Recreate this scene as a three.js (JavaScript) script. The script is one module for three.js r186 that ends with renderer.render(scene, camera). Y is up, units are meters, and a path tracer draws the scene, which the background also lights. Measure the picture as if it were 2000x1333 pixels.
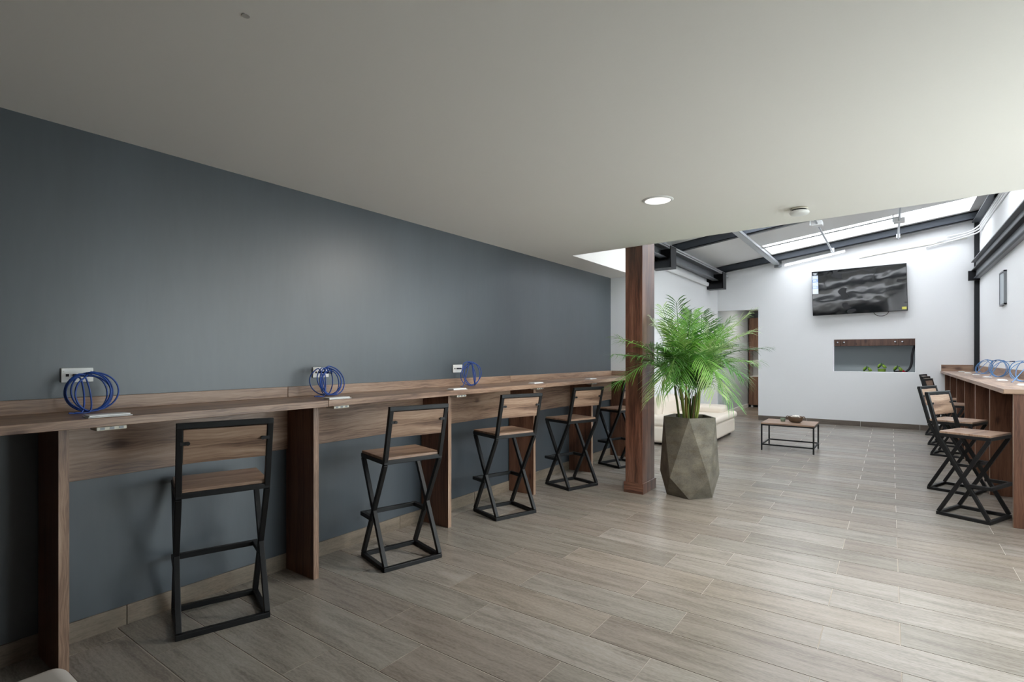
import * as THREE from 'three';
import { RoundedBoxGeometry } from 'three/addons/geometries/RoundedBoxGeometry.js';
import { mergeGeometries, mergeVertices, toCreasedNormals } from 'three/addons/utils/BufferGeometryUtils.js';
import { RectAreaLightUniformsLib } from 'three/addons/lights/RectAreaLightUniformsLib.js';
import { SimplexNoise } from 'three/addons/math/SimplexNoise.js';

// World: x to the right (dark wall at x = -3.16), y up, z towards the viewer; depth d = -z.
const scene = new THREE.Scene();
const renderer = new THREE.WebGLRenderer({ antialias: true });
renderer.toneMapping = THREE.LinearToneMapping;
renderer.toneMappingExposure = 1.0;
renderer.shadowMap.enabled = true;
RectAreaLightUniformsLib.init();

// ---------- camera ----------
const camera = new THREE.PerspectiveCamera(2 * Math.atan(666.5 / 1030) * 180 / Math.PI, 2000 / 1333, 0.05, 100);
camera.position.set(0, 1.36, 0);
camera.rotation.y = Math.atan2(740, 1030);
camera.setViewOffset(2000, 1333, 0, -30.5, 2000, 1333);

// ---------- sky: even overcast, seen through the roof lights ----------
const SKY = 7.2;
scene.background = new THREE.Color().setRGB(SKY * 0.94, SKY * 0.99, SKY * 1.05);

// ---------- lamps: their light is set in the builders below ----------
const DOWNLIGHT = 420, TUBE = 7, CORRIDOR = 330, KITCHEN = 360;

// ---------- helpers ----------
let seed = 1234567;
const rnd = () => { seed = (seed * 1664525 + 1013904223) >>> 0; return seed / 4294967296; };
const rr = (a, b) => a + (b - a) * rnd();
const V = (x, y, z) => new THREE.Vector3(x, y, z);
const P = (x, y, d) => V(x, y, -d);                       // x, height, depth
const used = new Map();
function numbered(name) {
  const n = used.get(name) ?? 0; used.set(name, n + 1);
  return n ? name + '_' + String(n).padStart(3, '0') : name;
}
function mesh(name, geo, mat, parent) {
  const g = Array.isArray(geo) ? (geo.length > 1 ? mergeGeometries(geo.map(plain), false) : geo[0]) : geo;
  const m = new THREE.Mesh(g, mat); m.name = name; m.castShadow = m.receiveShadow = true;
  if (parent) parent.add(m);
  return m;
}
function plain(g) {
  const o = g.index ? g.toNonIndexed() : g.clone();
  for (const k of Object.keys(o.attributes)) if (!['position', 'normal', 'uv'].includes(k)) o.deleteAttribute(k);
  if (!o.attributes.normal) o.computeVertexNormals();
  if (!o.attributes.uv) o.setAttribute('uv', new THREE.BufferAttribute(new Float32Array(o.attributes.position.count * 2), 2));
  o.clearGroups();
  return o;
}
function tag(o, label, category, group, kind) {
  o.userData.label = label; o.userData.category = category;
  if (group) o.userData.group = group;
  if (kind) o.userData.kind = kind;
  return o;
}
function thing(name, label, category, pos = V(0, 0, 0), turn = 0, group, kind) {
  const g = new THREE.Group(); g.name = numbered(name); scene.add(g);
  g.position.copy(pos); g.rotation.y = turn;
  return tag(g, label, category, group, kind);
}
function single(name, geo, mat, label, category, group, kind) {
  const m = mesh(numbered(name), geo, mat, scene);
  return tag(m, label, category, group, kind);
}
const struct = (name, geo, mat, label, category) => single(name, geo, mat, label, category, null, 'structure');

// uv in metres by face direction; "grain" axis runs along u
function metreUV(g, grain = 'x', size = [2.4, 1.2], off = [0, 0]) {
  const ax = { x: 0, y: 1, z: 2 }[grain], p = g.attributes.position, n = g.attributes.normal, uv = new Float32Array(p.count * 2);
  for (let i = 0; i < p.count; i++) {
    const q = [p.getX(i), p.getY(i), p.getZ(i)], m = [Math.abs(n.getX(i)), Math.abs(n.getY(i)), Math.abs(n.getZ(i))];
    const f = m.indexOf(Math.max(...m));
    let a = ax, b;
    if (f === ax) { a = (ax + 1) % 3; b = (ax + 2) % 3; uv[2 * i] = (q[a] * 0.15 + off[0]) / size[0]; uv[2 * i + 1] = (q[b] + off[1]) / size[1]; continue; }
    b = 3 - ax - f;
    uv[2 * i] = (q[a] + off[0]) / size[0]; uv[2 * i + 1] = (q[b] + off[1]) / size[1];
  }
  g.setAttribute('uv', new THREE.BufferAttribute(uv, 2));
  return g;
}
// box from corner to corner (x, y, d ranges)
function box(x0, x1, y0, y1, d0, d1, r = 0) {
  const sx = x1 - x0, sy = y1 - y0, sz = d1 - d0;
  const g = r ? new RoundedBoxGeometry(sx, sy, sz, 1, r) : new THREE.BoxGeometry(sx, sy, sz);
  g.translate((x0 + x1) / 2, (y0 + y1) / 2, -(d0 + d1) / 2);
  return g;
}
const wood = (x0, x1, y0, y1, d0, d1, grain, r = 0.0025) => metreUV(plain(box(x0, x1, y0, y1, d0, d1, r)), grain, [2.4, 1.2], [rr(0, 9), rr(0, 9)]);
const wallbox = (...a) => metreUV(plain(box(...a)), 'x', [2, 2]);
function bar(a, b, t, t2 = t) {                          // square tube from a to b
  const d = b.clone().sub(a), len = d.length();
  const g = new RoundedBoxGeometry(t, t2, len, 1, Math.min(t, t2) * 0.12);
  g.applyQuaternion(new THREE.Quaternion().setFromUnitVectors(V(0, 0, 1), d.normalize()));
  g.translate((a.x + b.x) / 2, (a.y + b.y) / 2, (a.z + b.z) / 2);
  return g;
}
function rod(a, b, r, seg = 10) {
  const d = b.clone().sub(a), len = d.length();
  const g = new THREE.CylinderGeometry(r, r, len, seg);
  g.applyQuaternion(new THREE.Quaternion().setFromUnitVectors(V(0, 1, 0), d.normalize()));
  g.translate((a.x + b.x) / 2, (a.y + b.y) / 2, (a.z + b.z) / 2);
  return g;
}
const tube = (pts, r, n = 60, seg = 6, closed = false) => new THREE.TubeGeometry(new THREE.CatmullRomCurve3(pts, closed), n, r, seg, closed);

// ---------- computed textures ----------
let ns = 7; const noiseSource = { random: () => { ns = (ns * 1103515245 + 12345) & 0x7fffffff; return ns / 0x7fffffff; } };
const SN = new SimplexNoise(noiseSource);
const n2 = (x, y) => SN.noise(x, y);
const fbm = (x, y, o = 4) => { let s = 0, a = 0.5, f = 1; for (let i = 0; i < o; i++) { s += a * n2(x * f + i * 17.3, y * f - i * 9.1); a *= 0.5; f *= 2.03; } return s; };
const clamp = (x, a = 0, b = 1) => Math.min(b, Math.max(a, x));
const mix3 = (a, b, t) => [a[0] + (b[0] - a[0]) * t, a[1] + (b[1] - a[1]) * t, a[2] + (b[2] - a[2]) * t];
function texture(w, h, fn, srgb = true) {
  const data = new Uint8Array(w * h * 4);
  for (let j = 0; j < h; j++) for (let i = 0; i < w; i++) {
    const c = fn(i / w, j / h), k = (j * w + i) * 4;
    data[k] = clamp(c[0], 0, 255); data[k + 1] = clamp(c[1], 0, 255); data[k + 2] = clamp(c[2], 0, 255); data[k + 3] = 255;
  }
  const t = new THREE.DataTexture(data, w, h, THREE.RGBAFormat);
  t.magFilter = THREE.LinearFilter; t.minFilter = THREE.LinearMipmapLinearFilter; t.generateMipmaps = true;
  t.wrapS = t.wrapT = THREE.MirroredRepeatWrapping;
  if (srgb) t.colorSpace = THREE.SRGBColorSpace;
  t.needsUpdate = true;
  return t;
}
function woodTexture(dark, mid, light, sd, knots, contrast = 1) {   // 2.4 m x 1.2 m
  const ks = []; for (let i = 0; i < knots; i++) ks.push([noiseSource.random() * 2.4, noiseSource.random() * 1.2, 0.02 + 0.03 * noiseSource.random()]);
  return texture(1024, 1024, (u, v) => {
    const x = u * 2.4, y = v * 1.2;
    let yy = y + 0.014 * fbm(x * 2.2 + sd, y * 5, 3), kd = 0;
    for (const [kx, ky, kr] of ks) {
      const dx = (x - kx) * 0.42, dy = y - ky, e = Math.exp(-(dx * dx + dy * dy) / (kr * kr * 3));
      yy += 0.03 * e * Math.sign(dy || 1) * (1 - e); kd += Math.exp(-(dx * dx * 1.6 + dy * dy) / (kr * kr * 0.35));
    }
    const broad = fbm(x * 0.7 + sd, yy * 9, 4), streak = fbm(x * 1.6 + sd * 3, yy * 55, 3), fine = fbm(x * 9, yy * 260 + sd, 2);
    const ring = 0.5 + 0.5 * Math.sin(yy * 90 + broad * 7);
    let t = 0.5 + contrast * (broad * 0.5 + streak * 0.36 + fine * 0.26 + (ring - 0.5) * 0.05) - kd * 0.55;
    t = clamp(t);
    return t < 0.5 ? mix3(dark, mid, t * 2) : mix3(mid, light, t * 2 - 1);
  });
}
const texWood = woodTexture([88, 66, 55], [152, 124, 104], [186, 161, 140], 3, 10, 0.85);
const texColumn = woodTexture([44, 23, 17], [98, 62, 47], [138, 100, 80], 11, 5, 0.95);
const texTile = texture(1024, 1024, (u, v) => {          // 1.8 m x 1.8 m of wood-look porcelain
  const x = u * 1.8, y = v * 1.8;
  const yy = y + 0.018 * fbm(x * 2.4, y * 4, 3);
  const broad = fbm(x * 0.9 + 5, yy * 7, 4), streak = fbm(x * 2.2, yy * 38 + 9, 3), fine = fbm(x * 14, yy * 150, 2), pore = fbm(x * 30, y * 90 + 40, 2);
  const ring = Math.pow(0.5 + 0.5 * Math.sin(yy * 60 + broad * 9), 2);
  const t = clamp(0.52 + broad * 0.22 + streak * 0.17 + fine * 0.15 + pore * 0.14 - ring * 0.06);
  return t < 0.5 ? mix3([99, 92, 85], [149, 142, 134], t * 2) : mix3([149, 142, 134], [176, 171, 164], t * 2 - 1);
});
const texConcrete = texture(512, 512, (u, v) => {
  const a = fbm(u * 4, v * 4, 5), b = fbm(u * 40, v * 40, 2), s = Math.max(0, fbm(u * 9 + 30, v * 3, 3));
  const k = 1 + a * 0.22 + b * 0.1;
  return [104 * k - s * 12, 98 * k - s * 14, 87 * k - s * 20];
});
const texPaint = texture(512, 512, (u, v) => { const k = 128 + 60 * fbm(u * 60, v * 60, 3) + 40 * fbm(u * 9, v * 9, 3); return [k, k, k]; }, false);
const texSlate = texture(512, 512, (u, v) => { const k = 1 + 0.08 * fbm(u * 3, v * 3, 4) + 0.03 * fbm(u * 40, v * 40, 2); return [63 * k, 71 * k, 78 * k]; });

const std = (o) => new THREE.MeshStandardMaterial(o);
const phy = (o) => new THREE.MeshPhysicalMaterial(o);
const M = {
  wood: std({ map: texWood, roughness: 0.38, bumpMap: texWood, bumpScale: 0.0006 }),
  column: phy({ map: texColumn, roughness: 0.35, clearcoat: 1, clearcoatRoughness: 0.22, bumpMap: texColumn, bumpScale: 0.0006 }),
  panel: std({ map: texWood, color: '#b3968a', roughness: 0.4 }),
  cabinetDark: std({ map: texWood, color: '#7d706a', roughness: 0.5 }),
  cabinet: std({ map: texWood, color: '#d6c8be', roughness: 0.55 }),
  slate: phy({ map: texSlate, roughness: 0.4, clearcoat: 0.8, clearcoatRoughness: 0.4, bumpMap: texPaint, bumpScale: 0.0008 }),
  white: std({ color: '#e9eaeb', roughness: 0.75, bumpMap: texPaint, bumpScale: 0.0006 }),
  ceiling: std({ color: '#f3f0ec', roughness: 0.85, bumpMap: texPaint, bumpScale: 0.0006 }),
  grayWall: std({ color: '#b9c1c6', roughness: 0.75 }),
  kitchenTile: std({ color: '#8d9594', roughness: 0.35 }),
  grout: std({ color: '#b0a79c', roughness: 0.9 }),
  skirting: std({ map: texTile, color: '#d8cdbf', roughness: 0.45 }),
  skirtingGrey: std({ map: texTile, color: '#b3aaa4', roughness: 0.5 }),
  black: std({ color: '#17181a', roughness: 0.5, metalness: 0.3 }),
  blackSoft: std({ color: '#121316', roughness: 0.6 }),
  steel: std({ color: '#3f444b', roughness: 0.5, metalness: 0.4 }),
  steelDark: std({ color: '#15171c', roughness: 0.5, metalness: 0.3 }),
  steelGrey: std({ color: '#83868a', roughness: 0.5, metalness: 0.4 }),
  galv: std({ color: '#c3c6c9', roughness: 0.4, metalness: 0.7 }),
  roof: std({ color: '#ececea', roughness: 0.7 }),
  plastic: std({ color: '#eceded', roughness: 0.4 }),
  plasticOff: std({ color: '#d8d2c4', roughness: 0.45 }),
  hole: std({ color: '#1b1c20', roughness: 0.8 }),
  cable: phy({ color: '#21499a', roughness: 0.4 }),
  cableLight: phy({ color: '#5f8fc4', roughness: 0.4 }),
  plug: std({ color: '#14244a', roughness: 0.45 }),
  cream: phy({ color: '#e6dacb', roughness: 0.55, sheen: 0.2 }),
  concrete: std({ map: texConcrete, roughness: 0.75, bumpMap: texConcrete, bumpScale: 0.001 }),
  soil: std({ color: '#3a2c22', roughness: 1 }),
  screen: phy({ color: '#07090c', roughness: 0.07, clearcoat: 1, clearcoatRoughness: 0.04 }),
  bowl: phy({ color: '#54402f', roughness: 0.35 }),
  pebble: std({ color: '#e6dfd6', roughness: 0.8 }),
  red: std({ color: '#8e1426', roughness: 0.45 }),
  greenPot: std({ color: '#6f8f2a', roughness: 0.6 }),
  leafDark: std({ color: '#2c4a1e', roughness: 0.6 }),
  canvas: std({ color: '#8b9a86', roughness: 0.8 }),
  pavement: std({ color: '#d6d3cc', roughness: 0.9 }),
  glass: phy({ color: '#f4f8f7', roughness: 0.02, transmission: 1, thickness: 0 }),
  daylight: phy({ color: '#ffffff', roughness: 0.62, transmission: 0.88, thickness: 0, side: THREE.DoubleSide }),
};
const glow = (hex, k) => std({ color: '#ffffff', emissive: hex, emissiveIntensity: k, roughness: 0.5 });

// =====================================================================
// SETTING
// =====================================================================
const XL = -3.16, XR = 1.255, CEIL = 2.45, SLAB = 4.97, BACK = 12.3, FRONT = -2.4;
const roofY = (x) => 3.74 + 0.13 * x;                    // underside of the roof sheets
const purlinY = (x) => 3.6 + 0.13 * x;

// floor: porcelain planks laid across the room, half bond, with recessed grout
{
  const floor = new THREE.Group(); floor.name = 'floor'; scene.add(floor);
  tag(floor, 'grey-beige wood-look plank tiles laid across the whole room', 'floor', null, 'structure');
  mesh('grout', wallbox(XL, XR, -0.1, -0.002, FRONT, 16.2), M.grout, floor);
  const W = 0.2615, L = 0.917, D0 = 2.5595, gap = 0.0045, tints = ['#ffffff', '#f3f0ed', '#e9e9e6', '#f8f4ef', '#ece8e5', '#f4f5f4'];
  const mats = tints.map((c) => phy({ map: texTile, color: c, roughness: 0.27, bumpMap: texTile, bumpScale: 0.0003 }));
  const far = [];
  for (let k = -12; k < 38; k++) {
    const d0 = D0 + k * W, d1 = Math.min(d0 + W, BACK);
    const x0 = (k % 2 === 0 ? 0.037 : -0.277) - 5 * L;
    for (let j = 0; j < 8; j++) {
      let a = Math.max(XL, x0 + j * L), b = Math.min(XR, x0 + (j + 1) * L);
      if (b - a < 0.03 || d1 - d0 < 0.03) continue;
      const g = metreUV(plain(new THREE.BoxGeometry(b - a - gap, 0.02, d1 - d0 - 1.6 * gap)), 'x', [1.8, 1.8], [rr(0, 20), rr(0, 20)]);
      g.translate((a + b) / 2, -0.01, -(d0 + d1) / 2);
      const m = mats[Math.floor(rnd() * mats.length)];
      if (d0 < 0.35) { far.push(g); continue; }            // under and behind the viewer
      mesh('tile', g, m, floor);
    }
  }
  const rest = mesh('tile_field', far, mats[0], floor); rest.userData.kind = 'stuff';
  // the passage beyond the doorway
  for (let k = 0; k < 14; k++) {
    const d0 = BACK + 0.005 + k * W;
    for (const [a, b] of k % 2 ? [[XL, -2.5], [-2.5, -1.6]] : [[XL, -2.9], [-2.9, -1.98], [-1.98, -1.6]]) {
      const g = metreUV(plain(new THREE.BoxGeometry(b - a - gap, 0.02, W - gap)), 'x', [1.8, 1.8], [rr(0, 20), rr(0, 20)]);
      g.translate((a + b) / 2, -0.01, -(d0 + W / 2)); mesh('tile', g, mats[k % 6], floor);
    }
  }
}
// walls
struct('wall_left', wallbox(XL - 0.2, XL, -0.1, 3.5, FRONT, 6.75), M.slate, 'slate grey painted wall above and below the long counter', 'wall');
struct('wall_left', wallbox(XL - 0.2, XL, -0.1, 3.6, 6.75, 16.2), M.white, 'white wall behind the cream sofa', 'wall');
struct('wall_left', wallbox(XL, -2.8, 0, 3.35, 6.752, 7.0), M.white, 'white pier closing the far end of the long counter', 'wall');
{
  // back wall with doorway and kitchen hatch
  const g = [wallbox(-2.316, -0.93, -0.1, 3.95, BACK, BACK + 0.14), wallbox(-0.93, 0.37, -0.1, 1.065, BACK, BACK + 0.14), wallbox(-0.93, 0.37, 1.7, 3.95, BACK, BACK + 0.14), wallbox(0.37, XR + 0.2, -0.1, 3.95, BACK, BACK + 0.14), wallbox(XL - 0.2, -2.316, 2.38, 3.6, BACK, BACK + 0.14)];
  struct('wall_back', g, M.white, 'white back wall with doorway and kitchen hatch', 'wall');
}
// right wall with two windows, both just outside the picture: one beside the viewpoint, one above the counter
const WINDOWS = [[1.85, 4.75, 0.3, 2.15, 'wide low window in the right wall beside the viewpoint'], [4.9, 8.1, 1.25, 2.62, 'window in the right wall above the counter']];
{
  const g = []; let d = FRONT;
  for (const [d0, d1, y0, y1] of WINDOWS) { g.push(wallbox(XR, XR + 0.2, -0.1, 4.1, d, d0), wallbox(XR, XR + 0.2, -0.1, y0, d0, d1), wallbox(XR, XR + 0.2, y1, 4.1, d0, d1)); d = d1; }
  g.push(wallbox(XR, XR + 0.2, -0.1, 4.1, d, 14.6));
  struct('wall_right', g, M.white, 'white right-hand wall behind the shorter counter', 'wall');
  WINDOWS.forEach(([d0, d1, y0, y1, label], i) => {
    const w = new THREE.Group(); w.name = 'window_' + (i + 1); scene.add(w); tag(w, label, 'window', null, 'structure');
    const k = 0.05, x0 = XR + 0.08, x1 = XR + 0.13, m = (d0 + d1) / 2;
    mesh('window_frame', [wallbox(x0, x1, y0, y0 + k, d0, d1), wallbox(x0, x1, y1 - k, y1, d0, d1), wallbox(x0, x1, y0, y1, d0, d0 + k), wallbox(x0, x1, y0, y1, d1 - k, d1), wallbox(x0, x1, y0, y1, m - k / 2, m + k / 2)], M.steelDark, w);
    for (const [a, b] of [[d0 + k, m - k / 2], [m + k / 2, d1 - k]]) mesh('pane', plain(box(x0 + 0.02, x0 + 0.024, y0 + k, y1 - k, a, b)), M.glass, w);
  });
}
struct('wall_front', wallbox(XL - 0.2, XR + 0.2, -0.1, 4.1, FRONT - 0.2, FRONT), M.slate, 'slate grey wall behind the viewpoint', 'wall');
// flat ceiling slab, its upstand and the box along the dark wall
{
  const slab = plain(box(XL - 0.2, XR + 0.2, CEIL, CEIL + 0.22, FRONT - 0.2, 4.8)), sp = slab.attributes.position;
  for (let i = 0; i < sp.count; i++) if (sp.getZ(i) < -4) sp.setZ(i, -(4.79 - 0.077 * sp.getX(i)));      // the free edge runs slightly out of square
  slab.computeVertexNormals();
  const g = [metreUV(slab, 'x', [2, 2]), wallbox(XL, -2.79, CEIL, 3.4, 5.0, 6.752)];
  const c = struct('ceiling', g, M.ceiling, 'flat pale ceiling over the near half of the room', 'ceiling');
  const s = mesh('smudge', new THREE.CylinderGeometry(0.012, 0.012, 0.003, 16), std({ color: '#c4c2be', roughness: 0.9 }), c); s.position.copy(P(-1.672, CEIL - 0.0016, 0.871));
}
// pitched roof of the far half: sheets with three roof lights
const slant = (g) => { const p = g.attributes.position; for (let i = 0; i < p.count; i++) p.setY(i, p.getY(i) + roofY(p.getX(i))); g.computeVertexNormals(); return g; };
const LIGHTS = [[0.6, 1.7], [3.2, 4.3], [5.8, 6.9], [8.4, 9.5], [10.98, 12.0]], RX0 = -2.0, RX1 = 1.1;
{
  const roof = new THREE.Group(); roof.name = 'ceiling_roof'; scene.add(roof);
  tag(roof, 'pitched pale metal roof over the far half of the room', 'roof', null, 'structure');
  let d = FRONT - 0.2; const x0 = XL - 0.3, x1 = XR + 0.3;
  const sheet = (a, b, da, db) => mesh('roof_sheet', slant(plain(box(a, b, 0, 0.06, da, db))), M.roof, roof);
  for (const [a, b] of LIGHTS) { sheet(x0, x1, d, a); sheet(x0, RX0, a, b); sheet(RX1, x1, a, b); d = b; }
  sheet(x0, x1, d, BACK + 0.2);
  // translucent corrugated sheets
  for (const [a, b] of LIGHTS) {
    const n = 6, pts = [];
    for (let i = 0; i < n; i++) { const p = (b - a) / n, s = a + i * p; pts.push([s, 0], [s + p * 0.3, 0], [s + p * 0.4, 0.03], [s + p * 0.9, 0.03]); }
    pts.push([b, 0]);
    const pos = [], idx = [];
    for (const [dd, y] of pts) for (const x of [RX0 - 0.02, RX1 + 0.02]) pos.push(x, roofY(x) + y + 0.065, -dd);
    for (let i = 0; i < pts.length - 1; i++) { const k = i * 2; idx.push(k, k + 1, k + 2, k + 1, k + 3, k + 2); }
    const g = new THREE.BufferGeometry(); g.setAttribute('position', new THREE.Float32BufferAttribute(pos, 3)); g.setIndex(idx); const f = g.toNonIndexed(); f.computeVertexNormals();
    mesh('skylight', f, M.daylight, roof);
  }
}
// skirting tiles
{
  const s = new THREE.Group(); s.name = 'baseboard_left'; scene.add(s); tag(s, 'tile skirting along the slate wall', 'skirting', null, 'structure');
  for (let d = 1.034 - 0.917 * 3; d < 6.7; d += 0.917) {
    const g = metreUV(plain(box(XL, XL + 0.01, 0, 0.097, d + 0.002, Math.min(d + 0.915, 6.75), 0)), 'z', [1.8, 1.8], [rr(0, 9), rr(0, 9)]);
    mesh('tile', g, M.skirting, s);
  }
  const b = new THREE.Group(); b.name = 'baseboard_back'; scene.add(b); tag(b, 'grey tile skirting along the white back wall', 'skirting', null, 'structure');
  for (let x = -2.316; x < XR; x += 0.917) mesh('tile', metreUV(plain(box(x + 0.002, Math.min(x + 0.915, XR), 0, 0.1, BACK - 0.012, BACK)), 'x', [1.8, 1.8], [rr(0, 9), rr(0, 9)]), M.skirtingGrey, b);
  const c = new THREE.Group(); c.name = 'baseboard_far'; scene.add(c); tag(c, 'tile skirting behind the cream sofa', 'skirting', null, 'structure');
  for (let d = 7.0; d < 12.2; d += 0.917) mesh('tile', metreUV(plain(box(XL, XL + 0.01, 0, 0.097, d + 0.002, Math.min(d + 0.915, BACK))), 'z', [1.8, 1.8], [rr(0, 9), rr(0, 9)]), M.skirtingGrey, c);
}
struct('ground', wallbox(XR + 0.2, 14, -0.3, -0.1, -8, 16), M.pavement, 'pale pavement outside the side windows', 'ground');
// rooms behind the back wall
struct('wall_passage', wallbox(XL, XL + 0.012, 0, 2.6, BACK + 0.02, 16.2), M.grayWall, 'grey-blue wall of the passage seen through the doorway', 'wall');
struct('wall_passage', wallbox(XL - 0.2, -1.5, -0.1, 2.8, 16.2, 16.35), M.grayWall, 'end wall of the passage behind the tall cabinet', 'wall');
struct('wall_passage', wallbox(-1.6, -1.5, -0.1, 2.8, BACK + 0.14, 16.2), M.grayWall, 'wall between the passage and the kitchen', 'wall');
struct('ceiling_passage', wallbox(XL - 0.2, -1.5, 2.6, 2.75, BACK + 0.14, 16.35), M.ceiling, 'low ceiling of the passage', 'ceiling');
struct('wall_kitchen', wallbox(-1.5, XR, -0.1, 2.8, 14.4, 14.6), M.kitchenTile, 'grey kitchen wall seen through the hatch', 'wall');
struct('ceiling_kitchen', wallbox(-1.5, XR + 0.2, 2.6, 2.75, BACK + 0.14, 14.6), M.ceiling, 'ceiling of the kitchen behind the hatch', 'ceiling');

// wooden column
{
  const t = thing('column', 'tall dark brown wood-clad column beside the potted palm', 'column', P(-2.08, 0, 5.13));
  const off = (g) => g.translate(2.08, 0, 5.13);
  mesh('shaft', off(wood(-2.17, -1.99, 0.1, 2.62, 4.975, 5.3, 'y')), M.column, t);
  mesh('plinth', off(wood(-2.183, -1.977, 0, 0.105, 4.962, 5.313, 'x')), M.column, t);
}

// =====================================================================
// ROOF STEEL, CONDUITS, LAMPS
// =====================================================================
const purlinNames = ['dark steel roof beam just in front of the back wall', 'dark steel roof beam above the near black bracket', 'dark steel roof beam hidden just behind the ceiling edge', 'dark steel roof beam above the flat ceiling'];
[12.12, 9.2, 6.25, 3.3].forEach((d, i) => {
  const t = thing('roof_beam', purlinNames[i], 'beam', V(0, 0, 0), 0, 'sloping roof beams');
  const s = (g) => { const p = g.attributes.position; for (let k = 0; k < p.count; k++) p.setY(k, p.getY(k) + purlinY(p.getX(k))); g.computeVertexNormals(); return g; };
  mesh('web', s(plain(box(XL + 0.02, XR - 0.01, 0, 0.138, d, d + 0.012))), M.steel, t);
  mesh('flange', s(plain(box(XL + 0.02, XR - 0.01, 0, 0.012, d, d + 0.1))), M.steel, t);
  mesh('flange', s(plain(box(XL + 0.02, XR - 0.01, 0.126, 0.138, d, d + 0.1))), M.steel, t);
});
// eave beam on the left wall with its brackets
{
  const t = thing('eave_beam', 'grey steel channel along the top of the white left wall', 'beam', P(-3.08, 2.95, 7.02));
  const o = (g) => g.translate(3.08, -2.95, 7.02);
  mesh('channel', [o(plain(box(-3.1, -3.085, 2.98, 3.16, 7.02, 12.28))), o(plain(box(-3.1, -2.98, 3.145, 3.16, 7.02, 12.28))), o(plain(box(-3.1, -2.98, 2.98, 2.995, 7.02, 12.28)))], M.steelGrey, t);
  mesh('rail', o(plain(box(-2.99, -2.95, 3.17, 3.2, 7.02, 12.2))), M.galv, t);
  mesh('rod', o(rod(P(-2.93, 3.13, 7.02), P(-2.93, 3.13, 12.4), 0.012)), M.galv, t);
  [8.25, 11.45].forEach((d, i) => {
    const b = thing('bracket', i ? 'black steel wall bracket nearest the back wall' : 'black steel wall bracket just right of the wooden column', 'bracket', P(-3.0, 2.78, d), 0, 'black brackets under the eave beam');
    mesh('back_plate', plain(box(-0.16, -0.145, 0, 0.36, 0, 0.26)), M.steelDark, b);
    mesh('shelf_plate', plain(box(-0.145, 0.17, 0, 0.014, 0, 0.26)), M.steelDark, b);
    mesh('end_plate', plain(box(-0.145, 0.17, 0.014, 0.115, 0.0, 0.014)), M.steelDark, b);
    mesh('gusset', plain(box(0.156, 0.17, 0.014, 0.34, 0, 0.26)), M.steelDark, b);
    mesh('web_plate', plain(box(-0.145, 0.156, 0.1, 0.34, 0.24, 0.255)), M.steelDark, b);
  });
  const w = thing('tube_lamp', 'white tube lamp running below the eave beam on the white left wall', 'lamp', P(-3.12, 2.86, 8.55));
  mesh('housing', plain(box(-0.035, 0.02, 0.0, 0.05, 0, 2.85)), M.plastic, w);
  mesh('diffuser', rod(P(0.005, -0.012, 0.03), P(0.005, -0.012, 2.82), 0.016), M.plastic, w);
}
// galvanised rails along the room under the roof beams
{
  const y = (x) => purlinY(x) - 0.06;
  const t = thing('cable_tray', 'galvanised slotted cable tray hung under the roof beams', 'tray', P(-1.95, y(-1.95), 7.5));
  mesh('base', plain(box(-0.05, 0.05, 0, 0.006, 0, 4.78)), M.galv, t);
  mesh('side', plain(box(-0.05, -0.044, 0, 0.05, 0, 4.78)), M.galv, t);
  mesh('side', plain(box(0.044, 0.05, 0, 0.05, 0, 4.78)), M.galv, t);
  mesh('end_plate', plain(box(-0.05, 0.09, -0.05, 0.09, 4.765, 4.78)), M.steelGrey, t);
  for (const [x, nm] of [[-0.93, 'galvanised conduit above the television under the skylight'], [0.11, 'galvanised conduit right of the television under the skylight']]) {
    const c = thing('conduit', nm, 'conduit', P(x, y(x), 7.2));
    mesh('pipe', rod(P(0, 0, 0), P(0, 0, 4.94), 0.016), M.galv, c);
    mesh('hanger', plain(box(-0.03, 0.03, 0.0, 0.07, 4.85, 4.9)), M.galv, c);
    const bx = mesh('junction_box', plain(box(-0.075, 0.075, -0.03, 0.04, x < 0 ? 2.15 : 3.3, x < 0 ? 2.3 : 3.45, 0.01)), M.plastic, c);
    mesh('clip', plain(box(-0.09, -0.075, -0.03, 0.09, x < 0 ? 2.1 : 3.25, x < 0 ? 2.13 : 3.28)), M.galv, bx);
  }
  const cross = [[8.75, -2.0, 0.9, 'thin conduit crossing the roof at the near skylight'], [9.35, -1.9, -0.93, 'thin conduit from the cable tray to the near junction box'], [10.58, -1.95, 0.11, 'thin conduit crossing just in front of the bright skylight']];
  for (const [d, a, b, nm] of cross) single('cross_conduit', rod(P(a, y(a) + 0.067, d), P(b, y(b) + 0.067, d), 0.011), M.galv, nm, 'conduit', 'thin cross conduits');
}
// LED tube on the back wall
{
  const t = thing('led_tube', 'glowing LED tube under the roof beam above the television', 'lamp', P(0, 0, 0));
  const a = P(-1.79, 3.255, 12.22), b = P(-0.73, 3.43, 12.22);
  mesh('tube', rod(a, b, 0.016, 14), glow('#f4f8ff', 2.2), t);
  mesh('bracket', bar(a.clone().add(V(0, 0.025, -0.03)), b.clone().add(V(0, 0.025, -0.03)), 0.03), M.plastic, t);
  const l = new THREE.RectAreaLight('#f2f6ff', TUBE, 1.06, 0.03);
  l.position.copy(a).add(b).multiplyScalar(0.5).add(V(0, -0.02, 0.01)); l.lookAt(l.position.clone().add(V(0.16, -1, 0.35))); t.add(l);
}
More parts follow.
